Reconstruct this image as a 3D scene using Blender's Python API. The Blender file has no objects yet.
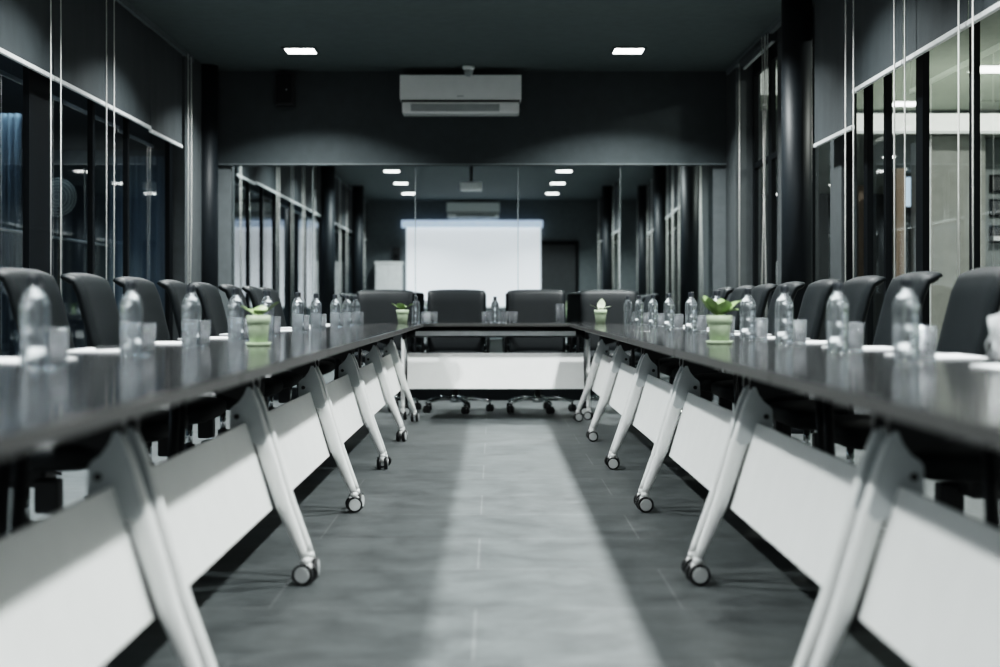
import bpy, bmesh, math, random
from mathutils import Vector, Matrix
random.seed(7)
PI = math.pi
scene = bpy.context.scene
COL = scene.collection

# ------------------------------------------------------------------ materials
def new_mat(name):
    m = bpy.data.materials.new(name)
    m.use_nodes = True
    nt = m.node_tree
    for n in list(nt.nodes):
        nt.nodes.remove(n)
    out = nt.nodes.new('ShaderNodeOutputMaterial')
    return m, nt, out

def pbr(name, color, rough=0.5, metal=0.0, var=0.08, nscale=12.0, bump=0.0, bscale=60.0,
        spec=0.5, stretch=(1, 1, 1), emis=None, estr=0.0, rvar=0.0):
    m, nt, out = new_mat(name)
    b = nt.nodes.new('ShaderNodeBsdfPrincipled')
    tc = nt.nodes.new('ShaderNodeTexCoord')
    mp = nt.nodes.new('ShaderNodeMapping')
    mp.inputs['Scale'].default_value = stretch
    nt.links.new(tc.outputs['Object'], mp.inputs['Vector'])
    no = nt.nodes.new('ShaderNodeTexNoise')
    no.inputs['Scale'].default_value = nscale
    no.inputs['Detail'].default_value = 5
    nt.links.new(mp.outputs[0], no.inputs['Vector'])
    cr = nt.nodes.new('ShaderNodeValToRGB')
    c = Vector(color)
    lo = [max(0, x * (1 - var)) for x in c]
    hi = [min(1, x * (1 + var)) for x in c]
    cr.color_ramp.elements[0].position = .3
    cr.color_ramp.elements[1].position = .7
    cr.color_ramp.elements[0].color = (*lo, 1)
    cr.color_ramp.elements[1].color = (*hi, 1)
    nt.links.new(no.outputs['Fac'], cr.inputs['Fac'])
    nt.links.new(cr.outputs['Color'], b.inputs['Base Color'])
    b.inputs['Roughness'].default_value = rough
    b.inputs['Metallic'].default_value = metal
    b.inputs['Specular IOR Level'].default_value = spec
    if rvar:
        mr = nt.nodes.new('ShaderNodeMapRange')
        mr.inputs['To Min'].default_value = rough - rvar
        mr.inputs['To Max'].default_value = rough + rvar
        nt.links.new(no.outputs['Fac'], mr.inputs['Value'])
        nt.links.new(mr.outputs[0], b.inputs['Roughness'])
    if bump:
        n2 = nt.nodes.new('ShaderNodeTexNoise')
        n2.inputs['Scale'].default_value = bscale
        n2.inputs['Detail'].default_value = 3
        nt.links.new(mp.outputs[0], n2.inputs['Vector'])
        bp = nt.nodes.new('ShaderNodeBump')
        bp.inputs['Strength'].default_value = bump
        bp.inputs['Distance'].default_value = .01
        nt.links.new(n2.outputs['Fac'], bp.inputs['Height'])
        nt.links.new(bp.outputs['Normal'], b.inputs['Normal'])
    if emis:
        b.inputs['Emission Color'].default_value = (*emis, 1)
        b.inputs['Emission Strength'].default_value = estr
    nt.links.new(b.outputs[0], out.inputs[0])
    return m

def emit(name, color, strength):
    m, nt, out = new_mat(name)
    e = nt.nodes.new('ShaderNodeEmission')
    e.inputs[0].default_value = (*color, 1)
    e.inputs[1].default_value = strength
    nt.links.new(e.outputs[0], out.inputs[0])
    return m

def pane_mat(name, tint, ior=1.5, gcol=(1, 1, 1)):
    m, nt, out = new_mat(name)
    t = nt.nodes.new('ShaderNodeBsdfTransparent')
    t.inputs[0].default_value = (*tint, 1)
    g = nt.nodes.new('ShaderNodeBsdfGlossy')
    g.inputs['Roughness'].default_value = 0.0
    g.inputs['Color'].default_value = (*gcol, 1)
    ge = nt.nodes.new('ShaderNodeNewGeometry')
    dp = nt.nodes.new('ShaderNodeVectorMath'); dp.operation = 'DOT_PRODUCT'
    nt.links.new(ge.outputs['Incoming'], dp.inputs[0]); nt.links.new(ge.outputs['Normal'], dp.inputs[1])
    def mth(op, a, b=None, clamp=False):
        n = nt.nodes.new('ShaderNodeMath'); n.operation = op; n.use_clamp = clamp
        for k, q in enumerate((a, b)):
            if q is None: continue
            if isinstance(q, (int, float)): n.inputs[k].default_value = q
            else: nt.links.new(q, n.inputs[k])
        return n.outputs[0]
    c = mth('ABSOLUTE', dp.outputs['Value'])
    p5 = mth('POWER', mth('SUBTRACT', 1.0, c, True), 5.0)
    mul = mth('ADD', mth('MULTIPLY', p5, .88), .07, True)      # both faces of a glass sheet
    mx = nt.nodes.new('ShaderNodeMixShader')
    nt.links.new(mul, mx.inputs[0])
    nt.links.new(t.outputs[0], mx.inputs[1])
    nt.links.new(g.outputs[0], mx.inputs[2])
    nt.links.new(mx.outputs[0], out.inputs[0])
    return m

def clear_mat(name, ior, clear, tint=(.93, .97, .98), rough=0.02, haze=.05):
    """clear plastic / glass: refraction mixed with plain transparency"""
    m, nt, out = new_mat(name)
    g = nt.nodes.new('ShaderNodeBsdfGlass')
    g.inputs['IOR'].default_value = ior
    g.inputs['Roughness'].default_value = rough
    g.inputs['Color'].default_value = (*tint, 1)
    t = nt.nodes.new('ShaderNodeBsdfTransparent')
    t.inputs[0].default_value = (*tint, 1)
    d = nt.nodes.new('ShaderNodeBsdfTranslucent')
    d.inputs[0].default_value = (.75, .80, .83, 1)
    mx = nt.nodes.new('ShaderNodeMixShader')
    mx.inputs[0].default_value = clear
    nt.links.new(g.outputs[0], mx.inputs[1])
    nt.links.new(t.outputs[0], mx.inputs[2])
    m2 = nt.nodes.new('ShaderNodeMixShader')
    m2.inputs[0].default_value = haze
    nt.links.new(mx.outputs[0], m2.inputs[1])
    nt.links.new(d.outputs[0], m2.inputs[2])
    nt.links.new(m2.outputs[0], out.inputs[0])
    return m

def floor_mat():
    m, nt, out = new_mat('floor_tiles')
    b = nt.nodes.new('ShaderNodeBsdfPrincipled')
    tc = nt.nodes.new('ShaderNodeTexCoord')
    mp = nt.nodes.new('ShaderNodeMapping')
    mp.inputs['Location'].default_value = (-1.15, -.43, 0)
    nt.links.new(tc.outputs['Object'], mp.inputs['Vector'])
    br = nt.nodes.new('ShaderNodeTexBrick')
    br.offset = .5
    br.inputs['Scale'].default_value = 1
    br.inputs['Brick Width'].default_value = 1.2
    br.inputs['Row Height'].default_value = .6
    br.inputs['Mortar Size'].default_value = .004
    br.inputs['Mortar Smooth'].default_value = .2
    br.inputs['Color1'].default_value = (.078, .088, .090, 1)
    br.inputs['Color2'].default_value = (.092, .102, .104, 1)
    br.inputs['Mortar'].default_value = (.14, .15, .152, 1)
    nt.links.new(mp.outputs[0], br.inputs['Vector'])
    mp2 = nt.nodes.new('ShaderNodeMapping')
    mp2.inputs['Scale'].default_value = (1.0, 1.15, 1)
    nt.links.new(tc.outputs['Object'], mp2.inputs['Vector'])
    n = nt.nodes.new('ShaderNodeTexNoise')
    n.inputs['Scale'].default_value = 4.2
    n.inputs['Detail'].default_value = 9
    n.inputs['Roughness'].default_value = .74
    n.inputs['Distortion'].default_value = .35
    nt.links.new(mp2.outputs[0], n.inputs['Vector'])
    cr = nt.nodes.new('ShaderNodeValToRGB')
    cr.color_ramp.elements[0].position = .3
    cr.color_ramp.elements[1].position = .72
    cr.color_ramp.elements[0].color = (.48, .49, .49, 1)
    cr.color_ramp.elements[1].color = (1.40, 1.40, 1.39, 1)
    nt.links.new(n.outputs['Fac'], cr.inputs['Fac'])
    mu = nt.nodes.new('ShaderNodeMix'); mu.data_type = 'RGBA'; mu.blend_type = 'MULTIPLY'
    mu.inputs[0].default_value = 1
    nt.links.new(br.outputs['Color'], mu.inputs[6])
    nt.links.new(cr.outputs['Color'], mu.inputs[7])
    nt.links.new(mu.outputs[2], b.inputs['Base Color'])
    mr = nt.nodes.new('ShaderNodeMapRange')
    mr.inputs['To Min'].default_value = .42
    mr.inputs['To Max'].default_value = .50
    nt.links.new(n.outputs['Fac'], mr.inputs['Value'])
    nt.links.new(mr.outputs[0], b.inputs['Roughness'])
    bp = nt.nodes.new('ShaderNodeBump')
    bp.inputs['Strength'].default_value = .06
    bp.inputs['Distance'].default_value = .004
    nt.links.new(n.outputs['Fac'], bp.inputs['Height'])
    nt.links.new(bp.outputs[0], b.inputs['Normal'])
    nt.links.new(b.outputs[0], out.inputs[0])
    return m

M = {}
M['floor'] = floor_mat()
M['ceiling'] = pbr('ceiling_paint', (.092, .116, .118), .75, bump=.1)
M['header'] = pbr('charcoal_paint', (.045, .058, .063), .7, bump=.1)
M['darkwall'] = pbr('dark_wall_paint', (.060, .070, .074), .7, bump=.1)
M['greywall'] = pbr('grey_wall_paint', (.15, .172, .18), .7, bump=.1)
M['frame'] = pbr('black_aluminium', (.0045, .0065, .008), .5, spec=.15)
M['column'] = pbr('black_gloss_column', (.011, .015, .018), .5, spec=.25)
M['blind'] = pbr('charcoal_blind_fabric', (.041, .051, .056), .8, bump=.15, bscale=300, stretch=(1, 1, .3))
M['rail'] = pbr('pale_blind_rail', (.72, .74, .74), .35)
M['cord'] = pbr('white_cord', (.80, .80, .77), .5)
M['pane'] = pane_mat('window_glass', (.86, .91, .92))
M['mirror'] = pbr('mirror_silver', (.80, .85, .855), 0.0, metal=1.0, var=0)
M['seam'] = pbr('mirror_edge', (.55, .60, .60), .15, metal=.8)
M['top'] = pbr('dark_table_laminate', (.0235, .0245, .025), .115, var=.25, nscale=7, stretch=(6, 1, 1), rvar=.02, spec=.55)
M['edge'] = pbr('table_edge_band', (.05, .05, .049), .38)
M['white'] = pbr('white_powder_coat', (.80, .81, .80), .38, var=.02)
M['panel'] = pbr('white_panel', (.80, .81, .80), .45, var=.02)
M['bracket'] = pbr('grey_cast_bracket', (.50, .53, .54), .4)
M['bolt'] = pbr('dark_bolt', (.03, .03, .03), .4, metal=.5)
M['beam'] = pbr('aluminium_beam', (.72, .74, .75), .35, metal=.3)
M['rubber'] = pbr('black_rubber', (.012, .013, .014), .5)
M['hub'] = pbr('grey_hub', (.50, .52, .52), .45)
M['leather'] = pbr('black_leather', (.0075, .0105, .0120), .52, bump=.10, bscale=240, spec=.22)
M['plastic'] = pbr('black_plastic', (.012, .014, .016), .42)
M['chrome'] = pbr('chrome', (.80, .83, .84), .09, metal=1, var=.02)
M['bottle'] = clear_mat('bottle_plastic', 1.33, .22, (.97, .99, 1.0), 0.0)
M['glass'] = clear_mat('tumbler_glass', 1.47, .30, (.98, .99, 1.0), 0.0, .035)
M['cap'] = pbr('dark_cap', (.03, .035, .04), .3)
M['paper'] = pbr('white_paper', (.68, .70, .71), .7, var=.03)
M['pot'] = pbr('sage_green_ceramic', (.42, .51, .36), .5, var=.08)
M['soil'] = pbr('soil', (.05, .04, .03), .95, var=.4, nscale=80)
M['leaf'] = pbr('leaf_green', (.24, .34, .15), .5, var=.25, nscale=30)
M['paleleaf'] = pbr('pale_leaf', (.55, .63, .46), .5, var=.2, nscale=40)
M['ac'] = pbr('ac_white', (.90, .91, .90), .4, var=.02)
M['acgrey'] = pbr('ac_grey', (.42, .44, .44), .45)
M['acdark'] = pbr('ac_slot', (.03, .035, .035), .6)
M['lamp'] = emit('light_diffuser', (1.0, .985, .96), 9.0)
M['lampframe'] = pbr('light_frame', (.5, .52, .52), .5)
M['screen'] = pbr('projection_screen', (.86, .88, .92), .8, var=.01, emis=(.90, .94, 1.0), estr=.62)  # glow of the sheet stands in for the projected image
M['scrcase'] = pbr('screen_case', (.80, .86, .94), .5, emis=(.62, .76, 1.0), estr=.5)  # blue glow imitates the bluish light falling on the case
M['cabinet'] = pbr('white_cabinet', (.75, .76, .76), .5)
M['door'] = pbr('dark_door', (.045, .05, .053), .5)
M['beige'] = pbr('beige_wall', (.27, .28, .26), .75)
M['beige2'] = pbr('corridor_grey_wall', (.20, .225, .225), .75)
M['bulk'] = pbr('white_bulkhead', (.85, .86, .80), .6, emis=(.95, .98, .90), estr=.50)  # glow imitates corridor light on the face; no lamp here
M['corrceil'] = pbr('corridor_ceiling', (.31, .33, .30), .8)
M['corrfloor'] = pbr('corridor_floor', (.35, .36, .35), .35)
M['wood'] = pbr('light_brown_wood', (.20, .15, .11), .5, var=.2, nscale=6, stretch=(8, 8, .6))
M['whiteframe'] = pbr('white_door_frame', (.72, .74, .76), .5)
M['bluewall'] = pbr('blue_grey_wall', (.10, .135, .16), .6)
M['bluecurtain'] = pbr('blue_curtain', (.15, .20, .24), .7, var=.3, nscale=3, stretch=(10, 10, .3))
M['tv'] = pbr('lit_display', (.1, .12, .15), .3, emis=(.65, .82, 1.0), estr=.8)
M['fanwhite'] = pbr('fan_white', (.62, .66, .64), .5)
M['lamp2'] = emit('corridor_lamp', (1.0, .98, .92), 5.0)

# ------------------------------------------------------------------ builders
class MB:
    def __init__(self):
        self.bm = bmesh.new()
        self.mi = 0
    def _tag(self, faces, smooth=False):
        for f in faces:
            f.material_index = self.mi
            f.smooth = smooth
    def m(self, i):
        self.mi = i
        return self
    def box(self, x0, x1, y0, y1, z0, z1, bev=0.0, seg=2, mat=None):
        tmp = bmesh.new()
        vs = [tmp.verts.new((x, y, z)) for x in (x0, x1) for y in (y0, y1) for z in (z0, z1)]
        for idx in ((0, 1, 3, 2), (4, 6, 7, 5), (0, 4, 5, 1), (2, 3, 7, 6), (0, 2, 6, 4), (1, 5, 7, 3)):
            tmp.faces.new([vs[i] for i in idx])
        if bev:
            bmesh.ops.bevel(tmp, geom=list(tmp.edges), offset=bev, segments=seg, affect='EDGES', profile=.5)
        if mat is not None:
            bmesh.ops.transform(tmp, matrix=mat, verts=tmp.verts)
        self._merge(tmp)
        return self
    def _merge(self, tmp, smooth=False):
        vm = {}
        for v in tmp.verts:
            vm[v] = self.bm.verts.new(v.co)
        for f in tmp.faces:
            try:
                nf = self.bm.faces.new([vm[v] for v in f.verts])
                nf.material_index = self.mi
                nf.smooth = smooth or f.smooth
            except ValueError:
                pass
        tmp.free()
    def rings(self, rings, cap=True, smooth=True, closed=True):
        vv = [[self.bm.verts.new(p) for p in r] for r in rings]
        n = len(vv[0])
        for a, b in zip(vv, vv[1:]):
            for i in range(n if closed else n - 1):
                f = self.bm.faces.new((a[i], a[(i + 1) % n], b[(i + 1) % n], b[i]))
                f.material_index = self.mi; f.smooth = smooth
        if cap:
            for r, rev in ((vv[0], True), (vv[-1], False)):
                f = self.bm.faces.new(list(reversed(r)) if rev else r)
                f.material_index = self.mi
        return self
    def tube(self, pts, rad, n=10, sx=1.0, smooth=True, up=None):
        """sweep an ellipse along points; rad a number or a list of r or (ra, rb)"""
        pts = [Vector(p) for p in pts]
        if not isinstance(rad, (list, tuple)):
            rad = [rad] * len(pts)
        rings = []
        prev = None
        for i, p in enumerate(pts):
            d = (pts[min(i + 1, len(pts) - 1)] - pts[max(i - 1, 0)]).normalized()
            if prev is None:
                ref = Vector(up) if up else (Vector((0, 0, 1)) if abs(d.z) < .9 else Vector((0, 1, 0)))
                a = d.cross(ref).normalized()
            else:
                a = (prev - d * prev.dot(d)).normalized()
            prev = a
            b = d.cross(a).normalized()
            r = rad[i]
            ra, rb = r if isinstance(r, (list, tuple)) else (r, r)
            rings.append([p + a * (ra * math.cos(2 * PI * k / n)) + b * (rb * math.sin(2 * PI * k / n)) for k in range(n)])
        return self.rings(rings, smooth=smooth)
    def cyl(self, p0, p1, r0, r1=None, n=16, smooth=True):
        return self.tube([p0, p1], [r0, r0 if r1 is None else r1], n=n, smooth=smooth)
    def lathe(self, prof, n=20, c=(0, 0, 0), smooth=True, cap=True):
        c = Vector(c)
        rings = [[c + Vector((r * math.cos(2 * PI * k / n), r * math.sin(2 * PI * k / n), z)) for k in range(n)] for r, z in prof]
        return self.rings(rings, smooth=smooth, cap=cap)
    def prism(self, poly, axis, a, b):
        """extrude a 2-D polygon along axis 'x','y' or 'z' from a to b"""
        def P(u, v, w):
            return {'x': (w, u, v), 'y': (u, w, v), 'z': (u, v, w)}[axis]
        return self.rings([[P(u, v, a) for u, v in poly], [P(u, v, b) for u, v in poly]], smooth=False)
    def superell(self, c, sx, sy, sz_up, sz_dn, ep=.45, ev=.6, nu=28, nv=14):
        def sp(x, e): return math.copysign(abs(x) ** e, x)
        rings = []
        for j in range(nv + 1):
            ph = -PI / 2 + PI * j / nv
            cz = sp(math.sin(ph), ev); rr = max(abs(math.cos(ph)), .02) ** ev
            sz = sz_up if cz > 0 else sz_dn
            rings.append([Vector(c) + Vector((sx * rr * sp(math.cos(2 * PI * k / nu), ep), sy * rr * sp(math.sin(2 * PI * k / nu), ep), sz * cz)) for k in range(nu)])
        return self.rings(rings)
    def build(self, name, mats, parent=None, loc=None, rot=None, sub=0):
        bmesh.ops.recalc_face_normals(self.bm, faces=self.bm.faces)
        me = bpy.data.meshes.new(name)
        self.bm.to_mesh(me); self.bm.free()
        for mm in (mats if isinstance(mats, (list, tuple)) else [mats]):
            me.materials.append(mm)
        o = bpy.data.objects.new(name, me)
        COL.objects.link(o)
        if parent: o.parent = parent
        if loc: o.location = loc
        if rot: o.rotation_euler = rot
        if sub:
            s = o.modifiers.new('smooth', 'SUBSURF'); s.levels = sub; s.render_levels = sub
        return o

def tag(o, label=None, cat=None, group=None, kind=None):
    if label: o['label'] = label
    if cat: o['category'] = cat
    if group: o['group'] = group
    if kind: o['kind'] = kind
    return o

def thing(name, label, cat, loc=(0, 0, 0), rz=0, group=None):
    o = bpy.data.objects.new(name, None)
    o.empty_display_size = .1
    COL.objects.link(o)
    o.location = loc; o.rotation_euler = (0, 0, rz)
    return tag(o, label, cat, group)

def dup(o, loc=None, rz=None, label=None, parent=None):
    c = o.copy(); COL.objects.link(c)
    if parent: c.parent = parent
    if loc is not None: c.location = loc
    if rz is not None: c.rotation_euler = (0, 0, rz)
    if label: c['label'] = label
    for ch in list(o.children):
        dup(ch, parent=c)
    return c

def structure(o):
    o['kind'] = 'structure'
    return o

ORD = ['nearest', 'second', 'third', 'fourth', 'fifth', 'sixth', 'seventh', 'eighth', 'ninth', 'tenth', 'eleventh', 'twelfth']
def nth(i):
    return 'nearest to the camera' if i == 0 else ORD[i] + ' from the camera'

# ------------------------------------------------------------------ constants (camera at origin looking +Y)
CAMH = .88
F = 50.0 / 36.0 * 1000.0
CEIL = 3.03
XL, XR = -2.72, 2.32            # glass wall planes
BL, BR = -2.60, 2.15            # blind planes
YM = 12.86                      # mirror wall
YB = -2.9                       # wall behind the camera
TOP = .74

# ------------------------------------------------------------------ shell
b = MB(); b.box(XL - .05, XR + .05, YB - .1, YM + .12, -.05, 0)
structure(b.build('floor', M['floor']))
b = MB(); b.box(XL - .05, XR + .05, YB - .1, YM + .12, CEIL, CEIL + .12)
structure(b.build('ceiling', M['ceiling']))
# front wall: side jambs and backing; header
MX0, MX1, MZ1 = -2.42, 2.03, 2.17
b = MB(); b.box(XL - .05, XR + .05, YM + .02, YM + .14, 0, CEIL)
b.box(XL, MX0, YM - .04, YM + .02, 0, MZ1); b.box(MX1, XR, YM - .04, YM + .02, 0, MZ1)
structure(b.build('wall_front', M['greywall']))
b = MB(); b.box(XL, XR, YM - .07, YM + .02, MZ1, CEIL)
structure(b.build('wall_upper', M['header']))
b = MB(); b.box(XL, XR, YM - .085, YM - .07, MZ1, MZ1 + .012)
structure(b.build('trim_2', M['greywall']))
b = MB(); b.box(MX0, MX1, YM - .05, YM + .02, 0, .12, .004)
structure(b.build('baseboard_front', M['frame']))
b = MB(); b.box(XL - .05, XR + .05, YB - .1, YB, 0, CEIL)
structure(b.build('wall_back', M['greywall']))

# mirror wall
mir = thing('wall_mirror', 'large frameless mirror wall of upright panels under the dark header behind the end chairs', 'mirror', (0, YM, 0))
seams = [MX0] + [(x - 493) / 108.0 for x in (313, 415.5, 518, 620)] + [MX1]
for i in range(5):
    x0, x1 = seams[i], seams[i + 1]
    cx, w = (x0 + x1) / 2, (x1 - x0) / 2 - .003
    b = MB(); b.box(-w, w, -.006, .0, .12, MZ1 - .002)
    ang = 0.0
    if i == 4: ang = -.026
    b.build('mirror_panel', M['mirror'], mir, loc=(cx, -.022 if i == 4 else -.006, 0), rot=(0, 0, ang))
for x in seams[1:-1]:
    b = MB(); b.box(x - .0035, x + .0035, -.03, .0, .12, MZ1 - .002)
    b.build('panel_joint', M['seam'], mir)

# ------------------------------------------------------------------ window walls
WN = [0]
def window(xp, y0, y1, side, z0=.06, z1=2.6, transom=None, mw=.025, md=.036, y0w=None, y1w=None):
    WN[0] += 1
    fr = MB()
    a = y0w or mw; c = y1w or mw
    d0, d1 = xp - md / 2, xp + md / 2
    fr.box(d0, d1, y0, y0 + a, 0, CEIL); fr.box(d0, d1, y1 - c, y1, 0, CEIL)
    fr.box(d0, d1, y0 + a, y1 - c, 0, z0); fr.box(d0, d1, y0 + a, y1 - c, z1, CEIL)
    if transom: fr.box(d0, d1, y0 + a, y1 - c, transom, transom + .05)
    o = structure(fr.build('window_%d' % WN[0], M['frame']))
    p = MB(); p.box(xp - .003, xp + .003, y0 + a, y1 - c, z0, z1)
    # a pane is one sheet: keep only the room-side face pair thin
    p.bm.free(); p = MB()
    p.rings([[(xp, y0 + a, z0), (xp, y1 - c, z0)], [(xp, y0 + a, z1), (xp, y1 - c, z1)]], cap=False, smooth=False, closed=False)
    p.build('window_pane', M['pane'], o)
    return o
for y0, y1 in ((-2.9, -1.2), (-1.2, .5), (.5, 2.2), (2.2, 3.9), (3.9, 5.6), (5.6, 7.1)):
    window(XL, y0, y1, -1)
window(XL, 7.1, 8.47, -1, y1w=.38)
window(XL, 8.47, 9.4, -1)
window(XL, 9.4, 10.3, -1)
window(XL, 10.3, 11.72, -1, y1w=.12)
for y0, y1 in ((-2.9, -1.2), (-1.2, .5), (.5, 2.2), (2.2, 3.9), (3.9, 5.3)):
    window(XR, y0, y1, 1)
window(XR, 5.3, 6.69, 1, z1=2.75)
window(XR, 6.69, 7.5, 1, z1=2.75, y1w=.06)
window(XR, 7.5, 8.16, 1, z1=2.75, y0w=.06)
window(XR, 8.16, 8.60, 1, z1=2.75, y1w=.06)
window(XR, 8.60, 9.05, 1, z1=2.75)
window(XR, 9.35, 10.1, 1, z1=2.75, y0w=.05)
window(XR, 10.75, 11.55, 1, z1=2.9, transom=2.08, mw=.07)
window(XR, 11.55, 12.3, 1, z1=2.9, transom=2.08, mw=.07)
# solid stretches of the side walls
b = MB(); b.box(XL - .05, XL + .12, 11.72, YM, 0, CEIL); structure(b.build('wall_left', M['darkwall']))
b = MB(); b.box(XR - .05, XR + .05, 9.05, 9.35, 0, CEIL); b.box(XR - .12, XR + .05, 10.1, 10.75, 0, CEIL)
b.box(XR - .17, XR + .05, 12.3, YM - .04, 0, CEIL); structure(b.build('wall_right', M['darkwall']))
# cornice rails under the ceiling
b = MB(); b.box(BL - .02, BL + .02, YB, 12.0, CEIL - .05, CEIL - .005); structure(b.build('trim_3', M['greywall']))
b = MB(); b.box(BR - .02, BR + .02, 9.75, 12.7, CEIL - .05, CEIL - .005); structure(b.build('trim_4', M['greywall']))

# columns
def column(x, y, r, n):
    c = MB(); c.lathe([(r, 0), (r, CEIL)], 32, (x, y, 0)); c.m(1).lathe([(r + .012, 0), (r + .012, .08), (r, .085)], 32, (x, y, 0), cap=False)
    return structure(c.build('trim_%d' % n, [M['column'], M['frame']]))
column(-2.585, 12.50, .11, 5); column(-2.45, 5.1, .105, 6); column(-2.45, .55, .105, 7)
column(2.10, 9.60, .105, 8); column(2.08, 5.1, .105, 9); column(2.08, .55, .105, 10)

# ------------------------------------------------------------------ roller blinds
BLN = [0]
def blind(xp, y0, y1, zb, inward, label, chains=True):
    t = thing('roller_blind', label, 'blind', (xp, (y0 + y1) / 2, CEIL - .06), 0, 'dark roller blinds with pale bottom rails along the window walls')
    w = (y1 - y0) / 2 - .006
    drop = zb - (CEIL - .06)
    f = MB()
    n = 14
    rows = []
    for k in range(n + 1):
        yy = -w + 2 * w * k / n
        rows.append([(-inward * .004 * math.sin(k * 1.7), yy, 0), (inward * .004 * math.cos(k * 2.3), yy, drop)])
    f.rings(rows, cap=False, closed=False)
    f.build('fabric', M['blind'], t)
    r = MB(); r.box(-.012, .012, -w, w, drop - .026, drop, .004); r.build('bottom_rail', M['rail'], t)
    r = MB(); r.tube([(-inward * .03, -w, .02), (-inward * .03, w, .02)], .028, 12); r.build('roller_tube', M['plastic'], t)
    if chains:
        for dy, dx, zz in ((w - .015, .055, -2.35), (w - .20, .055, -2.35)):
            c = MB(); c.tube([(inward * dx, dy, .0), (inward * dx, dy, zz)], .0042, 6); c.build('pull_cord', M['cord'], t)
    return t
lb = [-2.85, -1.7, -.6, .5, 1.6, 2.7, 3.8, 4.95, 6.0, 7.15, 8.2, 9.35, 10.53, 11.6]
left_lab = {9: 'dark roller blind on the left glass wall, nearest in frame at the upper left corner',
            10: 'dark roller blind on the left glass wall, second in frame from the left edge',
            11: 'dark roller blind on the left glass wall, third in frame from the left edge',
            12: 'short narrow roller blind at the far end of the left glass wall beside the column'}
for i in range(len(lb) - 1):
    lab = left_lab.get(i, 'dark roller blind on the left glass wall, %s behind the frame edge' % ORD[8 - i] if i < 9 else '')
    if i == 8: lab = 'dark roller blind on the left glass wall, just outside the left frame edge'
    blind(BL, lb[i], lb[i + 1], 2.235 if i < 12 else 2.215, 1, lab, chains=i not in (11, 12))
rb = [-2.85, -1.7, -.6, .5, 1.6, 2.7, 3.8, 5.2, 6.27, 7.27, 8.28]
rlab = {7: 'dark roller blind on the right glass wall at the right edge of the photo',
        8: 'dark roller blind on the right glass wall, middle of the three long ones in frame',
        9: 'dark roller blind on the right glass wall, just before the lowest-hanging one'}
for i in range(len(rb) - 1):
    lab = rlab.get(i, 'dark roller blind on the right glass wall, %s beyond the right frame edge' % ORD[max(0, 6 - i)])
    blind(BR, rb[i], rb[i + 1], 2.165, -1, lab)
blind(BR, 8.29, 9.28, 1.955, -1, chains=False, label='lowest-hanging dark roller blind, just in front of the right black column')
def raised(y0, y1, lab):
    t = thing('roller_blind', lab, 'blind', (BR + .02, (y0 + y1) / 2, CEIL - .055), 0, 'dark roller blinds with pale bottom rails along the window walls')
    w = (y1 - y0) / 2 - .006
    r = MB(); r.tube([(0, -w, .0), (0, w, .0)], .045, 14); r.build('roller_tube', M['blind'], t)
    r = MB(); r.box(-.012, .012, -w, w, -.062, -.046, .004); r.build('bottom_rail', M['acgrey'], t)
    for d0, d1, dx in ((-.66, -.34, -.05), (-.62, -.46, -.06), (-.55, -.60, -.055), (-.50, -.72, -.065)):
        c = MB()
        c.tube([(dx, d0, .0), (dx, d0 * .6 + d1 * .4, -1.2), (dx, d1, -2.3)], .0042, 6); c.build('pull_cord', M['cord'], t)
raised(10.75, 12.0, 'fully raised roller blind with hanging white cords behind the right black column')
c = MB(); c.tube([(BR - .0, 12.12, CEIL - .05), (BR - .0, 12.12, .72)], .0035, 6)
tag(c.build('pull_cord', M['cord']), 'single white cord hanging on the dark wall right of the mirror', 'cord')
c = MB(); c.tube([(BL + .05, 11.62, CEIL - .05), (BL + .05, 11.62, .66)], .004, 6); c.tube([(BL + .05, 11.74, CEIL - .05), (BL + .055, 11.72, 1.6), (BL + .05, 11.66, .66)], .004, 6)
tag(c.build('pull_cord', M['cord']), 'looped white cord hanging beside the left black column', 'cord')

# ------------------------------------------------------------------ ceiling lights
def ceiling_light(x, y, label):
    t = thing('ceiling_light', label, 'ceiling light', (x, y, CEIL), 0, 'square ceiling lights in two rows')
    f = MB()
    f.box(-.142, -.122, -.142, .142, -.014, 0); f.box(.122, .142, -.142, .142, -.014, 0)
    f.box(-.122, .122, -.142, -.122, -.014, 0); f.box(-.122, .122, .122, .142, -.014, 0)
    f.build('light_frame', M['ceiling'], t)
    d = MB(); d.box(-.122, .122, -.122, .122, -.010, 0); d.build('diffuser', M['lamp'], t)
    L = bpy.data.lights.new('panel_lamp', 'AREA')
    L.shape = 'RECTANGLE'; L.size = .17; L.size_y = .17
    L.energy = LAMP_W; L.color = (.965, 1.0, .99); L.spread = math.radians(128)
    o = bpy.data.objects.new('panel_lamp', L); COL.objects.link(o)
    o.location = (x, y, CEIL - .016)
LAMP_W = 46
for k, y in enumerate((11.7, 9.5, 7.5, 5.5, 3.47, 1.25, -.97)):
    for x, s in ((-1.62, 'left'), (1.14, 'right')):
        lab = ('square white ceiling light in the %s row, the one nearest the mirror header' % s) if k == 0 else \
              ('square white ceiling light in the %s row, %s from the mirror header' % (s, ORD[k]))
        ceiling_light(x, y, lab)

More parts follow.
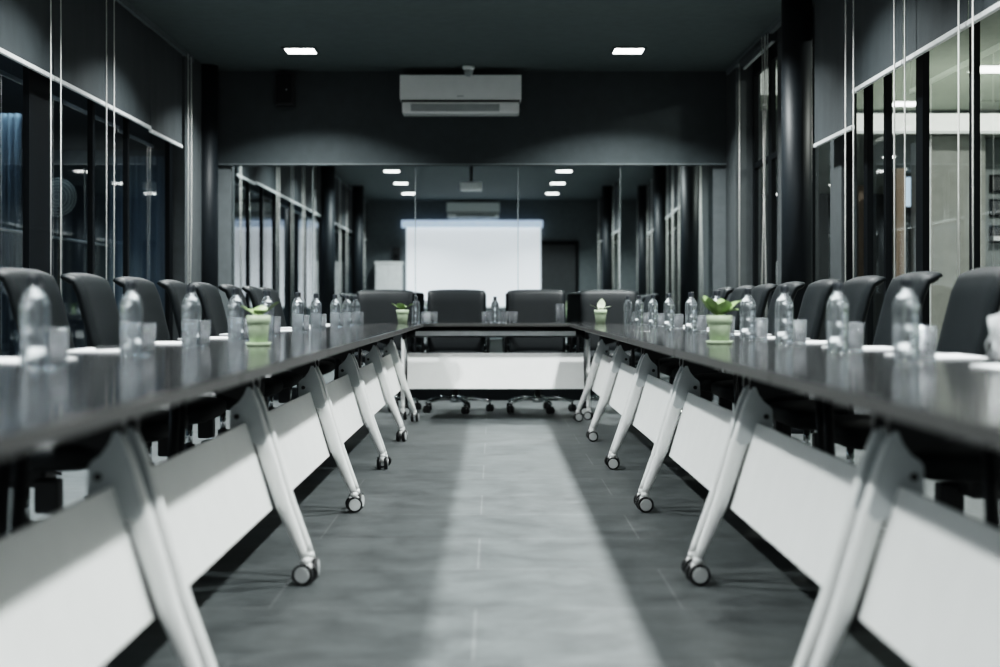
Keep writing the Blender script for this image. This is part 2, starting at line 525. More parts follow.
# ------------------------------------------------------------------ things on the header and back wall
def air_con(x0, x1, z0, z1, y, facing, label):
    w = (x1 - x0) / 2; h = z1 - z0
    t = thing('air_conditioner', label, 'air conditioner', ((x0 + x1) / 2, y, z0), 0 if facing < 0 else PI)
    b = MB(); b.box(-w, w, -.22, 0, h * .36, h, .006); b.build('front_panel', M['ac'], t)
    b = MB(); b.box(-w + .015, w - .015, -.19, 0, h * .30, h * .36); b.build('slot', M['acdark'], t)
    b = MB(); b.box(-w + .02, w - .02, -.215, 0, 0, h * .30, .012); b.build('lower_casing', M['ac'], t)
    b = MB(); b.box(-w + .10, w - .20, -.222, -.205, h * .05, h * .24, .004); b.build('louver', M['acgrey'], t)
    b = MB(); b.box(w - .19, w - .04, -.219, -.205, h * .06, h * .25, .003); b.build('display_cover', M['ac'], t)
    b = MB(); b.box(-.03, .03, -.2215, -.219, h * .43, h * .455); b.build('badge', M['acgrey'], t)
    return t
air_con(-.845, .258, 2.615, 2.965, YM - .07, -1, 'white split air conditioner mounted on the dark header above the mirror')
air_con(-.95, .14, 2.66, 2.98, YB, 1, 'white split air conditioner above the projection screen, seen only in the mirror')

t = thing('dome_camera', 'small white dome security camera on the ceiling above the air conditioner', 'camera', (-.22, 12.50, CEIL))
b = MB(); b.lathe([(.055, 0), (.055, -.025), (.045, -.035)], 20); b.build('mount', M['ac'], t)
b = MB(); b.lathe([(.042, -.03), (.044, -.05), (.034, -.08), (.014, -.093), (.002, -.096)], 20); b.build('dome', M['acgrey'], t)
b = MB(); b.lathe([(.016, -.0), (.016, -.012)], 12); b.build('lens', M['plastic'], t, loc=(0, -.034, -.062), rot=(PI / 2, 0, 0))

t = thing('wall_speaker', 'small black loudspeaker on the dark header, left of the air conditioner', 'speaker', (-1.90, YM - .07, 2.70))
b = MB(); b.box(-.085, .085, -.14, 0, 0, .30, .012); b.build('cabinet', M['plastic'], t)
b = MB(); b.box(-.07, .07, -.148, -.135, .02, .28, .006); b.build('grille', M['frame'], t)
b = MB(); b.lathe([(.006, 0), (.006, .004)], 10); b.build('indicator', M['hub'], t, loc=(.02, -.148, .14), rot=(PI / 2, 0, 0))

t = thing('projection_screen', 'white pull-down projection screen on the back wall, reflected in the mirror', 'projection screen', (-.40, YB, 0))
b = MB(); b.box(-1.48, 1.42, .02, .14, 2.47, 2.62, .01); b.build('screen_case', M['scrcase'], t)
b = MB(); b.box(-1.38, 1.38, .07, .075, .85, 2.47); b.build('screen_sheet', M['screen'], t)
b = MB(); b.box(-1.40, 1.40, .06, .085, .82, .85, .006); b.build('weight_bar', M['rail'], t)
t = thing('storage_cabinet', 'tall white cabinet against the back wall, left of the screen in the mirror', 'cabinet', (-2.12, YB + .22, 0))
b = MB(); b.box(-.27, .27, -.2, .2, .06, 1.72, .004); b.box(-.25, .25, -.18, .18, 0, .06); b.build('carcass', M['cabinet'], t)
b = MB(); b.box(-.29, .29, -.215, .22, 1.72, 1.76, .005); b.build('cabinet_top', M['ac'], t)
for s in (-1, 1):
    b = MB(); b.box(min(s * .004, s * .265), max(s * .004, s * .265), .2, .216, .08, 1.70, .003); d = b.build('door', M['cabinet'], t)
    b = MB(); b.box(s * .03 - .006, s * .03 + .006, .216, .236, .85, 1.05, .003); b.build('handle', M['acgrey'], d)
t = thing('speaker_box', 'small black speaker box on top of the white cabinet, seen in the mirror', 'speaker', (-1.97, YB + .2, 1.76))
b = MB(); b.box(-.08, .08, -.09, .09, 0, .30, .012); b.build('box', M['plastic'], t)
b = MB(); b.lathe([(.05, 0), (.045, .006), (.02, -.004)], 16); b.build('driver', M['frame'], t, loc=(0, .091, .11), rot=(-PI / 2, 0, 0))
b = MB(); b.box(.96, 1.70, YB, YB + .03, 0, 2.12); d = structure(b.build('door_1', M['door']))
b = MB(); b.box(1.01, 1.12, YB + .03, YB + .07, .98, 1.02, .006); b.build('door_handle', M['chrome'], d)
b = MB(); b.box(.90, 1.76, YB, YB + .05, 2.12, 2.20); b.box(.90, .96, YB, YB + .05, 0, 2.12); b.box(1.70, 1.76, YB, YB + .05, 0, 2.12); b.build('door_frame', M['frame'], d)
b = MB(); b.box(-2.4, 2.1, YB, YB + .015, .0, .1); structure(b.build('baseboard_back', M['frame']))

t = thing('ceiling_projector', 'white projector hung from the ceiling on a short pole, reflected in the mirror', 'projector', (-.33, 4.7, CEIL))
b = MB(); b.cyl((0, 0, 0), (0, 0, -.30), .022); b.cyl((0, 0, 0), (0, 0, -.02), .07); b.build('ceiling_mount', M['plastic'], t)
b = MB(); b.box(-.16, .16, -.13, .13, -.42, -.30, .015); b.build('body', M['ac'], t)
b = MB(); b.cyl((.07, -.12, -.36), (.07, -.145, -.36), .038, .034); b.build('lens', M['plastic'], t)

# ------------------------------------------------------------------ rooms outside the glass
def wallbox(name, m, *bx):
    b = MB()
    for q in bx: b.box(*q)
    return structure(b.build(name, m))
# right-hand office corridor
wallbox('corridor_floor', M['corrfloor'], (XR + .06, 7.2, YB, 19.2, -.05, 0))
wallbox('corridor_ceiling', M['corrceil'], (XR + .06, 7.2, YB, 19.2, 3.55, 3.65))
wallbox('wall_corridor_side', M['beige2'], (7.0, 7.2, YB, 19.2, 0, 3.55))
wallbox('wall_corridor_end', M['darkwall'], (XR + .06, 7.2, 19, 19.2, 0, 3.55))
wallbox('wall_corridor_start', M['beige'], (XR + .06, 7.2, YB - .1, YB, 0, 3.55))
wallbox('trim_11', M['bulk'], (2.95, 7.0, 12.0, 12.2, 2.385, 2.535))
wallbox('trim_12', M['corrceil'], (2.95, 7.0, 12.2, 19.0, 2.40, 2.45))
wallbox('trim_13', M['bulk'], (2.42, 3.6, 15.6, 15.8, 3.27, 3.53))  # glowing band added in place of a bright reflection in the upper window
wallbox('wall_partition', M['beige'], (3.86, 4.36, 12.3, 12.45, 0, 2.385))
wallbox('wall_partition_grey', M['beige2'], (4.36, 7.0, 12.6, 12.7, 0, 2.385))
wallbox('trim_14', M['whiteframe'], (3.76, 3.86, 12.25, 12.5, 0, 2.33))
wallbox('trim_15', M['wood'], (3.42, 3.52, 13.0, 13.15, 0, 2.0))
wallbox('trim_16', M['wood'], (3.60, 3.68, 12.4, 12.52, 0, 2.1))
wallbox('trim_17', M['whiteframe'], (4.5, 7.0, 12.48, 12.6, 1.46, 1.50))
for k, (z, xx) in enumerate(((1.98, 4.42), (1.76, 4.42), (1.52, 4.42))):
    t = thing('picture_frame', ['upper', 'middle', 'lowest'][k] + ' dark picture frame on the corridor wall beyond the right glass', 'picture', (4.6, 12.6, z), 0, 'picture frames in the corridor')
    b = MB(); b.box(-.1, .1, -.03, 0, -.08, .08, .004); b.build('frame', M['frame'], t)
    b = MB(); b.box(-.08, .08, -.034, -.028, -.06, .06); b.build('picture', M['door'], t)
def hall_lamp(x, y, z, s, lab, e=60, m='lamp2'):
    t = thing('corridor_light', lab, 'ceiling light', (x, y, z), 0, 'lights in the corridor beyond the right glass')
    b = MB(); b.box(-s, s, -s, s, -.012, 0); b.build('diffuser', M[m], t)
    b = MB(); b.box(-s - .02, s + .02, -s - .02, s + .02, -.006, 0); b.build('rim', M['ac'], t)
    if e:
        L = bpy.data.lights.new('hall_lamp', 'AREA'); L.size = 2 * s; L.energy = e; L.color = (1, .98, .9)
        o = bpy.data.objects.new('hall_lamp', L); COL.objects.link(o); o.location = (x, y, z - .02)
hall_lamp(5.65, 15.7, 3.55, .2, 'square corridor ceiling light beyond the right glass, at the right frame edge', 90)
hall_lamp(5.46, 18.4, 3.55, .17, 'square corridor ceiling light beyond the right glass, just above the white band', 60)
hall_lamp(4.6, 9.5, 3.55, .16, 'corridor ceiling light beyond the right glass, just above the frame', 120)
hall_lamp(4.6, 3.0, 3.55, .16, 'corridor ceiling light beyond the right glass, level with the camera', 60)
for k, (x, y) in enumerate(((4.05, 14.2), (3.85, 15.5), (4.55, 15.5), (4.9, 17), (4.3, 17.5))):
    hall_lamp(x, y, 2.40, .05, 'tiny downlight in the far corridor beyond the right glass, %s going away' % ORD[k].replace('nearest', 'first'), 14 if k in (1, 3) else 0)
t = thing('wall_display', 'small glowing display in the far corridor beyond the right glass', 'display', (4.75, 16.0, 2.18))
b = MB(); b.box(-.17, .17, -.05, .05, -.19, .19, .01); b.cyl((0, 0, .18), (0, 0, .22), .02); b.build('bezel', M['plastic'], t)
b = MB(); b.box(-.15, .15, -.056, -.048, -.17, .17); b.build('screen', M['tv'], t)
# left-hand dark room
wallbox('side_room_floor', M['corrfloor'], (-6.6, XL - .06, YB, 19.2, -.05, 0))
wallbox('side_room_ceiling', M['darkwall'], (-6.6, XL - .06, YB, 19.2, 3.0, 3.1))
wallbox('wall_side_room', M['bluewall'], (-6.6, -6.4, YB, 19.2, 0, 3.0))
wallbox('wall_side_room_end', M['bluewall'], (-6.4, XL - .06, 19, 19.2, 0, 3.0))
wallbox('wall_side_room_start', M['bluewall'], (-6.6, XL - .06, YB - .1, YB, 0, 3.0))
def curtain(x, y, w, lab, rz=0):
    pts = []
    n = 40
    b = MB(); rows = []
    for k in range(n + 1):
        u = -w / 2 + w * k / n
        rows.append([(u, .035 * math.sin(k * 1.35), .05), (u, .035 * math.sin(k * 1.35 + .3), 2.7)])
    b.rings(rows, cap=False, closed=False)
    tag(b.build('curtain', M['bluecurtain'], loc=(x, y, 0), rot=(0, 0, rz)), lab, 'curtain', 'blue curtains beyond the left glass')
curtain(-4.3, 17.0, .8, 'dim blue curtain beyond the left glass wall, leftmost of the hanging ones')
curtain(-4.75, 13.2, .55, 'dim blue curtain beyond the left glass wall, behind the round fan')
curtain(-3.9, 18.4, .9, 'dim blue curtain beyond the left glass wall, farthest back')
curtain(-5.3, 10.8, .5, 'dim blue curtain beyond the left glass wall, closest to the frame edge')
t = thing('standing_fan', 'round pale fan standing in the dim room beyond the left glass wall', 'fan', (-4.0, 12.8, 0))
b = MB(); b.lathe([(.18, 0), (.18, .03), (.03, .06)], 20); b.build('base', M['plastic'], t)
b = MB(); b.cyl((0, 0, .04), (0, 0, 1.78), .014); b.build('pole', M['plastic'], t)
b = MB()
for r in (.03, .06, .09, .12, .15, .175):
    b.tube([(r * math.cos(a * PI / 12), -.05 - .02 * (1 - r / .175), 1.87 + r * math.sin(a * PI / 12)) for a in range(25)], .005, 5)
b.build('guard', M['fanwhite'], t)
b = MB(); b.cyl((0, 0, 1.87), (0, -.012, 1.87), .165, n=24); b.build('blades', M['acgrey'], t)
b = MB(); b.cyl((0, .09, 1.87), (0, -.0, 1.87), .05); b.build('motor', M['plastic'], t)
t = thing('handrail', 'thin pale metal handrail in the dim room beyond the left glass wall', 'handrail', (-3.9, 11.5, 0))
b = MB(); b.tube([(0, -2.2, 1.48), (0, 2.6, 1.48)], .012, 8); b.build('rail_bar', M['acgrey'], t)
for yy in (-1.6, .2, 2.0):
    b = MB(); b.cyl((0, yy, 0), (0, yy, 1.48), .012, n=8); b.build('post', M['frame'], t)
L = bpy.data.lights.new('side_room_fill', 'AREA'); L.size = 1.2; L.energy = 45; L.color = (.72, .87, 1.0)  # unseen fill light added to brighten the room, no fixture
o = bpy.data.objects.new('side_room_fill', L); COL.objects.link(o); o.location = (-4.6, 13.5, 2.95)
L = bpy.data.lights.new('side_room_fill', 'AREA'); L.size = 1.2; L.energy = 30; L.color = (.72, .87, 1.0)  # second added fill light, also without a fixture
o = bpy.data.objects.new('side_room_fill', L); COL.objects.link(o); o.location = (-4.6, 5.5, 2.95)

# ------------------------------------------------------------------ conference table
# local frame: +X towards the aisle, Y along the length, depth .75
TD, TL = .75, 1.525
def caster_mb():
    b = MB()
    b.m(0).tube([(0, 0, .085), (0, 0, .065)], [.014, .018], 12)
    b.tube([(0, 0, .066), (0, 0, .05), (0, 0, .036)], [(.020, .016), (.024, .014), (.016, .012)], 12)
    for s in (-1, 1):
        b.m(1).cyl((0, s * .009, .033), (0, s * .027, .033), .033, n=22)
        b.m(2).cyl((0, s * .0271, .033), (0, s * .031, .033), .0255, .024, n=22)
    return b
WHITE_CASTER = [M['white'], M['rubber'], M['hub']]
def make_table(label, beam=False):
    t = thing('conference_table', label, 'table', (0, 0, 0), 0, 'white-legged folding conference tables in a U')
    b = MB(); b.box(-TD / 2, TD / 2, -TL / 2, TL / 2, TOP - .026, TOP, .004)
    for f in b.bm.faces:
        f.material_index = 0 if abs(f.normal.z) > .9 or f.calc_center_median().z > TOP - .002 else 1
    b.build('tabletop', [M['top'], M['edge']], t)
    for e in (-1, 1):
        y = e * (TL / 2 - .05)
        for s in (-1, 1):
            if s < 0:      # slim dark rear leg
                b = MB(); b.tube([(-.10, y, .62), (-.115, y, .30), (-.125, y, .10), (-.125, y, .08)], [.016, .016, .015, .0145], 12)
                leg = b.build('leg', M['plastic'], t)
                caster_mb().build('caster', [M['plastic'], M['rubber'], M['hub']], leg, loc=(-.125, y, 0))
                continue
            # leg: flattened tube, wide at the top, slender at the caster, foot bent upright
            pts = [(.130, y, .618), (.142, y, .575), (.172, y, .46), (.238, y, .25), (.296, y, .11), (.308, y, .080)]
            rad = [(.012, .010), (.018, .019), (.019, .028), (.0170, .024), (.0150, .016), (.0140, .014)]
            b = MB(); b.tube(pts, rad, 14, up=(1, 0, 0))
            leg = b.build('leg', M['white'], t)
            caster_mb().build('caster', WHITE_CASTER, leg, loc=(.308, y, 0))
            # cast bracket with a concave upper edge
            poly = [(.138, .622), (.128, .622), (.118, .598), (.102, .576), (.084, .562), (.076, .552), (.074, .50), (.084, .470), (.110, .452), (.176, .440), (.190, .455), (.166, .55)]
            b = MB(); b.prism(poly, 'y', y - .021, y + .021)
            br = b.build('bracket', M['bracket'], t)
            b = MB(); b.prism([(-.16, .714), (.14, .714), (.146, .62), (.12, .575), (.04, .60), (-.12, .62)], 'y', y - .014, y + .014); b.build('folding_arm', M['plastic'], t)
            b = MB(); b.cyl((.096, y - .026, .530), (.096, y + .026, .530), .008, n=12); b.build('bolt', M['bolt'], br)
        b = MB(); b.box(-.28, .14, y - .022, y + .022, TOP - .045, TOP - .027, .003); b.build('mounting_plate', M['plastic'], t)
    # modesty panel leaning with the aisle-side legs
    pl = TL / 2 - (.085 if beam else .060)
    prof = [(.118, .510), (.111, .506), (.194, .240), (.202, .236), (.2065, .240), (.126, .511)]
    if beam: prof = [(u + .125, v) for u, v in prof]
    b = MB(); b.prism(prof, 'y', -pl, pl); b.build('modesty_panel', M['panel'], t)
    b = MB(); b.tube([(-.06, -TL / 2 + .04, .668), (-.06, TL / 2 - .04, .668)], [(.085, .044)] * 2, 18, up=(0, 0, 1)); b.build('shade_trough', M['plastic'], t)  # black trough added to deepen the shade under the tabletop
    if beam:
        b = MB(); b.box(.20, .235, -.62, .62, .642, .680, .004); b.build('front_rail', M['beam'], t)
    return t
J0 = 1.37; PITCH = 1.53
CXL, CXR = -.525 - TD / 2, .578 + TD / 2
tbl = make_table('dark-topped folding table on white caster legs, left row, nearest to the camera')
tbl.location = (CXL, J0 + PITCH / 2, 0)
tables = [tbl]
for i in range(1, 6):
    tables.append(dup(tbl, (CXL, J0 + PITCH * (i + .5), 0), 0, 'dark-topped folding table on white caster legs, left row, ' + nth(i)))
for i in range(6):
    tables.append(dup(tbl, (CXR, J0 + PITCH * (i + .5), 0), PI, 'dark-topped folding table on white caster legs, right row, ' + nth(i)))
cross = make_table('dark-topped folding table closing the far end of the U, long side facing the camera', True)
cross.location = (.02, 10.575 + TD / 2, 0); cross.rotation_euler = (0, 0, -PI / 2)
tables.append(cross)
# turn the casters a little differently on every leg
for ti, tb in enumerate(tables):
    right = 6 <= ti < 12
    for lg in [c for c in tb.children if c.name.startswith('leg')]:
        for cs in lg.children:
            a = random.uniform(-.35, .35) + (0 if right or random.random() < .3 else PI / 2)
            cs.rotation_euler = (0, 0, a)

# ------------------------------------------------------------------ office chair, faces local +X
def make_chair(label, group):
    t = thing('office_chair', label, 'chair', (0, 0, 0), 0, group)
    b = MB(); b.superell((.035, 0, .455), .262, .255, .045, .058, .36, .62)
    b.build('seat', M['leather'], t)
    # back: curved sheet, top flaring backwards
    prof = [(-.110, .47), (-.134, .56), (-.158, .66), (-.180, .75), (-.202, .84), (-.224, .925), (-.246, .976), (-.300, 1.002)]
    ss = []
    for i in range(len(prof) - 1):
        for k in range(3):
            f = k / 3
            ss.append((prof[i][0] * (1 - f) + prof[i + 1][0] * f, prof[i][1] * (1 - f) + prof[i + 1][1] * f))
    ss.append(prof[-1])
    nv = len(ss); nw = 16
    fr, bk = [], []
    for i, (x, z) in enumerate(ss):
        v = i / (nv - 1)
        a = ss[max(0, i - 1)]; c = ss[min(nv - 1, i + 1)]
        tx, tz = c[0] - a[0], c[1] - a[1]; l = math.hypot(tx, tz); nx, nz = tz / l, -tx / l
        hw = .243 - .012 * max(0, 1 - v * 3) - .006 * max(0, (v - .86) / .14) ** 2
        rf, rk = [], []
        for j in range(nw + 1):
            w = -1 + 2 * j / nw
            yy = hw * w
            bow = .014 * w * w            # sides come forward
            dip = -.008 * abs(w) ** 2.2 * (v ** 3)
            edge = (1 - abs(w) ** 7) * (1 - (2 * abs(v - .5)) ** 10)
            th = .007 + .017 * max(0, edge) ** .5
            rf.append((x + bow + nx * th, yy, z + dip + nz * th)); rk.append((x + bow - nx * th, yy, z + dip - nz * th))
        fr.append(rf); bk.append(rk)
    b = MB()
    rings = [f + list(reversed(k)) for f, k in zip(fr, bk)]
    b.rings(rings)
    b.build('backrest', M['leather'], t)
    b = MB(); b.tube([(-.10, 0, .385), (-.20, 0, .40), (-.235, 0, .47), (-.215, 0, .60)], [(.035, .012)] * 4, 10, up=(0, 1, 0)); b.build('back_support', M['plastic'], t)
    for s in (-1, 1):
        b = MB()
        b.tube([(.02, s * .17, .385), (.03, s * .262, .40), (.06, s * .268, .47), (.07, s * .268, .60), (.04, s * .268, .655), (-.08, s * .266, .662), (-.17, s * .250, .640)], [.011] * 7, 8)
        arm = b.build('armrest', M['plastic'], t)
        b = MB(); b.box(-.13, .09, s * .268 - .022, s * .268 + .022, .664, .684, .009); b.build('arm_pad', M['leather'], arm)
    b = MB(); b.box(-.11, .08, -.06, .06, .34, .40, .012); b.box(.06, .13, -.10, -.04, .27, .37, .008); me = b.build('tilt_mechanism', M['plastic'], t)
    b = MB(); b.tube([(.0, .07, .36), (.02, .20, .355), (.03, .25, .345)], .006, 6); b.build('lever', M['plastic'], me)
    b = MB(); b.m(0).cyl((0, 0, .20), (0, 0, .345), .0155, n=14); b.m(1).cyl((0, 0, .095), (0, 0, .235), .026, n=14)
    b.build('gas_lift', [M['chrome'], M['plastic']], t)
    b = MB(); b.lathe([(.045, .075), (.05, .09), (.042, .125), (.03, .135)], 18)
    for k in range(5):
        a = 2 * PI * k / 5 + .31
        ca, sa = math.cos(a), math.sin(a)
        b.tube([(.03 * ca, .03 * sa, .105), (.14 * ca, .14 * sa, .112), (.25 * ca, .25 * sa, .092), (.295 * ca, .295 * sa, .078)], [(.022, .016), (.019, .014), (.015, .012), (.013, .010)], 10)
    base = b.build('star_base', M['chrome'], t)
    for k in range(5):
        a = 2 * PI * k / 5 + .31
        b = MB(); b.cyl((0, 0, .075), (0, 0, .04), .008, n=8)
        for s in (-1, 1): b.cyl((0, s * .006, .027), (0, s * .024, .027), .027, n=16)
        b.box(-.02, .02, -.022, .022, .045, .058, .005)
        b.build('caster', M['rubber'], base, loc=(.285 * math.cos(a), .285 * math.sin(a), 0), rot=(0, 0, a * 2.3))
    return t
GCH = 'black swivel chairs around the U of tables'
ch = make_chair('black leather swivel chair at the left table row, ' + nth(0), GCH)
ch.location = (-1.40, 4.15, 0)
for i in range(1, 9):
    y = 4.15 + .765 * i - (.07 if i == 8 else 0)
    dup(ch, (-1.40 + random.uniform(-.012, .012), y, 0), random.uniform(-.03, .03), 'black leather swivel chair at the left table row, ' + nth(i))
for i, y in enumerate((3.92, 4.70, 5.45, 6.21, 6.99, 7.72, 8.5, 9.25, 10.0)):
    dup(ch, (1.41 + random.uniform(-.012, .012), y, 0), PI + random.uniform(-.03, .03), 'black leather swivel chair at the right table row, ' + nth(i))
for x, y, a, lab in ((-.31, 11.50, 0, 'black leather chair facing the camera at the far table, left of the middle gap'),
                     (.372, 11.50, .02, 'black leather chair facing the camera at the far table, right of the middle gap'),
                     (-.92, 11.66, .03, 'black leather chair facing the camera at the left corner of the far table'),
                     (.975, 11.58, -.05, 'black leather chair facing the camera at the right corner of the far table')):
    dup(ch, (x, y, 0), -PI / 2 + a, lab)

# ------------------------------------------------------------------ bottles, tumblers, notepads
def make_bottle(label, group):
    t = thing('water_bottle', label, 'bottle', (0, 0, TOP), 0, group)
    b = MB()
    b.lathe([(.004, .006), (.022, .0), (.029, .004), (.0315, .012), (.0315, .045), (.0300, .050), (.0315, .055), (.0315, .090), (.0300, .095), (.0315, .100), (.0315, .132), (.030, .146), (.025, .160), (.017, .172), (.0125, .178), (.0125, .190)], 22)
    b.build('bottle_body', M['bottle'], t)
    b = MB(); b.lathe([(.0155, .178), (.0155, .181), (.0140, .182), (.0148, .186), (.0148, .203), (.0135, .206), (.002, .206)], 18); b.build('cap', M['cap'], t)
    return t
def make_tumbler(label, group, h=.088, r=.036):
    t = thing('glass_tumbler', label, 'glass', (0, 0, TOP), 0, group)
    b = MB()
    b.lathe([(.004, 0), (r * .86, 0), (r * .90, .004), (r, h), (r - .0025, h + .001), (r * .88 - .0025, .014), (.004, .012)], 24)
    b.build('tumbler_wall', M['glass'], t)
    return t
GB = 'clear water bottles along the tables'; GG = 'clear tumblers beside the water bottles'
lbot = [(-1.0, 3.03), (-1.0, 3.84), (-1.0, 4.60), (-1.0, 5.40), (-1.0, 6.15), (-1.0, 7.12), (-1.0, 7.85), (-1.0, 8.79), (-1.0, 9.51), (-1.0, 10.13)]
rbot = [(1.0, 3.36), (1.0, 4.03), (1.0, 4.77), (1.0, 5.45), (1.0, 6.20), (1.0, 7.01), (1.0, 7.89), (1.0, 8.68), (1.0, 9.51), (1.0, 10.30)]
proto_b = proto_g = None
def place(kind, x, y, label):
    global proto_b, proto_g
    if kind == 'b':
        if proto_b is None:
            proto_b = make_bottle(label, GB); proto_b.location = (x, y, TOP); return proto_b
        return dup(proto_b, (x, y, TOP), random.uniform(0, 6), label)
    if proto_g is None:
        proto_g = make_tumbler(label, GG); proto_g.location = (x, y, TOP); return proto_g
    return dup(proto_g, (x, y, TOP), random.uniform(0, 6), label)
for i, (x, y) in enumerate(lbot):
    place('b', x, y, 'clear water bottle with dark cap on the left table row, ' + nth(i))
    place('g', x + .014, y + .075, 'clear tumbler beside the bottle on the left table row that is ' + nth(i))
for i, (x, y) in enumerate(rbot):
    place('b', x, y, 'clear water bottle with dark cap on the right table row, ' + nth(i))
    place('g', x + .055, y + .056, 'clear tumbler beside the bottle on the right table row that is ' + nth(i))
Yc = 10.80
def xat(px, y): return (px - 493) / F * y
place('b', xat(416, 10.48), 10.48, 'clear water bottle beside the small plant at the far left corner of the tables')
place('g', xat(426, 10.47), 10.47, 'clear tumbler at far left table corner, nearer to the small plant')
place('g', xat(433, 10.66), 10.66, 'clear tumbler at far left table corner, farther from the small plant')
place('b', xat(495, Yc), Yc, 'clear water bottle in the middle of the far table between the two chairs')
place('g', xat(486.3, Yc), Yc, 'clear tumbler left of the middle bottle on the far table')
place('g', xat(503.5, Yc + .02), Yc + .02, 'clear tumbler right of the middle bottle on the far table')
place('g', xat(513, Yc - .04), Yc - .04, 'clear tumbler second to the right of the middle bottle on the far table')
t = make_tumbler('tall clear glass on the far table in front of the chair right of the gap', 'tall glasses', .15, .033); t.location = (xat(560, Yc), Yc, TOP); t.name = 'tall_glass'

def notepad(x, y, rz, label, proto=[None]):
    if proto[0] is None:
        t = thing('notepad', label, 'notepad', (x, y, TOP), rz, 'white notepads laid out at the seats')
        b = MB(); b.box(-.105, .105, -.148, .148, 0, .004); b.build('page_block', M['paper'], t)
        b = MB(); b.box(-.105, .105, .140, .148, .004, .0052); b.build('gum_strip', M['ac'], t)
        proto[0] = t; return t
    return dup(proto[0], (x, y, TOP), rz, label)
for i, y in enumerate((3.45, 4.25, 5.02, 5.80, 6.65, 7.5, 8.3, 9.15, 9.82)):
    notepad(-1.175, y, random.uniform(-.06, .06), 'white notepad near the outer edge of the left table row, ' + nth(i))
for i, y in enumerate((3.02, 3.72, 4.42, 5.12, 5.84, 6.62, 7.45, 8.28, 9.1, 9.92)):
    notepad(1.19, y, random.uniform(-.06, .06), 'white notepad near the outer edge of the right table row, ' + nth(i))
def pen(x, y, z, rz, label):
    t = thing('ballpoint_pen', label, 'pen', (x, y, z), rz)
    b = MB(); b.tube([(-.07, 0, .005), (-.062, 0, .005), (.055, 0, .005), (.068, 0, .005)], [.003, .005, .005, .0015], 10); b.build('barrel', M['plastic'], t)
    b = MB(); b.box(-.068, -.028, -.0018, .0018, .0095, .0115); b.build('clip', M['chrome'], t)
pen(1.20, 3.08, TOP + .004, .5, 'black ballpoint pen on the notepad nearest the camera on the right table row')
pen(-1.18, 4.28, TOP + .004, 1.2, 'black ballpoint pen on a notepad on the left table row')

# crumpled tissue in a clear stand, right frame edge
t = thing('tissue_pack', 'crumpled white tissue standing in a clear holder at the right frame edge', 'tissues', (1.215, 3.275, TOP))
b = MB()
rnd = random.Random(3)
for k in range(5):
    rows = []
    for i in range(7):
        row = []
        for j in range(7):
            u, v = i / 6, j / 6
            row.append((-.035 + .07 * u + rnd.uniform(-.009, .009), -.02 + .008 * k + .03 * (u - .5) * math.sin(k) + rnd.uniform(-.010, .010), .012 + .115 * v * (1 - .25 * abs(u - .5) * (1 + k % 2)) + rnd.uniform(-.006, .006)))
        rows.append(row)
    b.rings(rows, cap=False, closed=False)
b.build('tissue', M['paper'], t)
b = MB(); b.box(-.05, .05, -.035, .035, .0, .01, .003); b.build('holder_base', M['glass'], t)
for s in (-1, 1):
    b = MB(); b.tube([(s * .045, 0, .008), (s * .055, -.01, .05), (s * .032, -.02, .10)], .003, 6); b.build('holder_wire', M['acgrey'], t)

# ------------------------------------------------------------------ potted plants
def leaf(b, base, direc, length, width, curl, tilt, seed):
    r = random.Random(seed)
    d = Vector(direc).normalized(); side = d.cross(Vector((0, 0, 1))).normalized()
    rows = []
    n = 8
    for i in range(n + 1):
        u = i / n
        z = length * (tilt * u - curl * u * u)
        c = Vector(base) + d * (length * u * (1 - .15 * u)) + Vector((0, 0, z))
        w = width * (math.sin(PI * min(1, .06 + u * .94)) ** .6) * (1 - .25 * u)
        row = []
        for j in range(7):
            s = -1 + j / 3
            row.append(c + side * (w * s) + Vector((0, 0, -.25 * w * (1 - abs(s)) + .12 * w * math.sin(5 * u + s * 3 + seed) * abs(s))))
        rows.append(row)
    b.rings(rows, cap=False, closed=False)
def plant(x, y, h, r, label, leaves, mat, saucer=True):
    t = thing('potted_plant', label, 'plant', (x, y, TOP), 0, 'small plants in sage green pots')
    z0 = 0
    if saucer:
        b = MB(); b.lathe([(.004, 0), (r * .95, 0), (r * 1.12, .012), (r * 1.06, .012), (r * .9, .005), (.004, .005)], 28); b.build('saucer', M['pot'], t); z0 = .005
    b = MB(); b.lathe([(.004, z0), (r * .74, z0), (r * .90, z0 + h * .68), (r * .90, z0 + h * .70), (r * 1.0, z0 + h * .71), (r * 1.03, z0 + h), (r * .94, z0 + h), (r * .86, z0 + h * .88)], 28, cap=False); b.build('pot', M['pot'], t)
    b = MB(); b.lathe([(r * .88, z0 + h * .88), (r * .4, z0 + h * .91), (.003, z0 + h * .92)], 20, cap=False); b.build('soil', M['soil'], t)
    for k, (az, ln, wd, cu, ti) in enumerate(leaves):
        b = MB()
        d = (math.cos(az), math.sin(az), 0)
        b.tube([(0, 0, z0 + h * .88), (d[0] * .008, d[1] * .008, z0 + h * .98), (d[0] * .016, d[1] * .016, z0 + h * 1.06)], .0028, 6)
        leaf(b, (d[0] * .012, d[1] * .012, z0 + h * 1.04), d, ln, wd, cu, ti, k)
        b.build('leaf', mat, t)
    return t
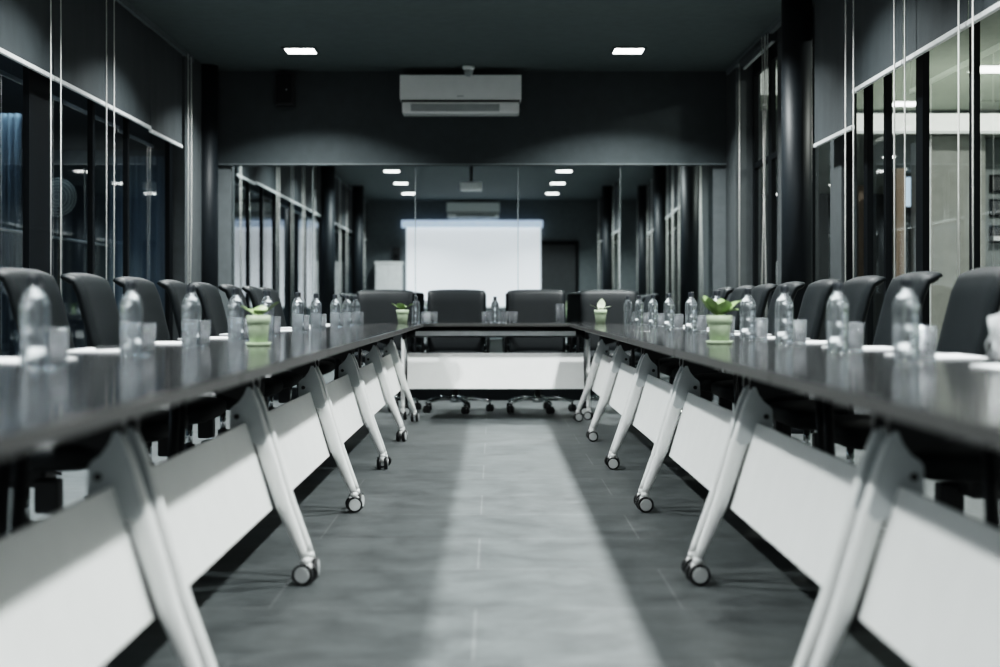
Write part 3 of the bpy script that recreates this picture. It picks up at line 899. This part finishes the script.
plant(-.800, 4.74, .100, .040, 'green leafy plant in a sage pot on the left table row among the near bottles',
      [(PI * 1.02, .060, .032, .5, .95), (.05, .072, .034, .35, .95), (-1.3, .035, .024, .4, .8), (1.5, .05, .026, .3, .9), (2.4, .045, .028, .5, .9)], M['leaf'])
plant(.812, 4.98, .098, .045, 'bushy bright green plant in a sage pot on the right table row among the bottles',
      [(PI, .072, .040, .1, 1.0), (2.5, .06, .038, .1, 1.25), (.2, .085, .038, .45, 1.05), (-1.2, .05, .036, .3, 1.3), (1.3, .05, .038, .2, 1.35), (-2.4, .06, .038, .2, 1.2), (-.5, .07, .034, .7, .9)], M['leaf'])
plant(xat(402.5, 10.42), 10.42, .105, .046, 'small leafy plant in a sage pot at the far left table corner',
      [(PI, .085, .042, .45, .95), (.0, .09, .042, .5, .95), (-1.9, .06, .036, .3, 1.1), (-1.4, .05, .034, .5, .9), (1.5, .05, .034, .4, 1.0), (2.4, .06, .034, .5, .9)], M['leaf'], False)
plant(xat(600.5, 10.40), 10.40, .105, .047, 'small pale plant with one raised round leaf at the far right table corner',
      [(PI, .085, .022, .2, .62), (.0, .085, .024, .3, .55), (-1.4, .045, .02, .5, .7), (1.3, .042, .034, -.4, 1.5)], M['paleleaf'], False)

# ------------------------------------------------------------------ world, camera, view
w = bpy.data.worlds.new('World'); scene.world = w
w.use_nodes = True
w.node_tree.nodes['Background'].inputs[0].default_value = (.10, .13, .15, 1)
w.node_tree.nodes['Background'].inputs[1].default_value = .45
cam = bpy.data.cameras.new('camera')
cam.lens = 50; cam.sensor_width = 36; cam.sensor_fit = 'HORIZONTAL'
cam.shift_x = .007; cam.shift_y = -.0285
cam.clip_start = .05; cam.clip_end = 100
cam.dof.use_dof = True; cam.dof.focus_distance = 7.2; cam.dof.aperture_fstop = 1.9
co = bpy.data.objects.new('camera', cam); COL.objects.link(co)
co.location = (0, 0, CAMH); co.rotation_euler = (PI / 2, 0, 0)
scene.camera = co
scene.view_settings.view_transform = 'Filmic'
scene.view_settings.look = 'High Contrast'
scene.view_settings.exposure = 0.5
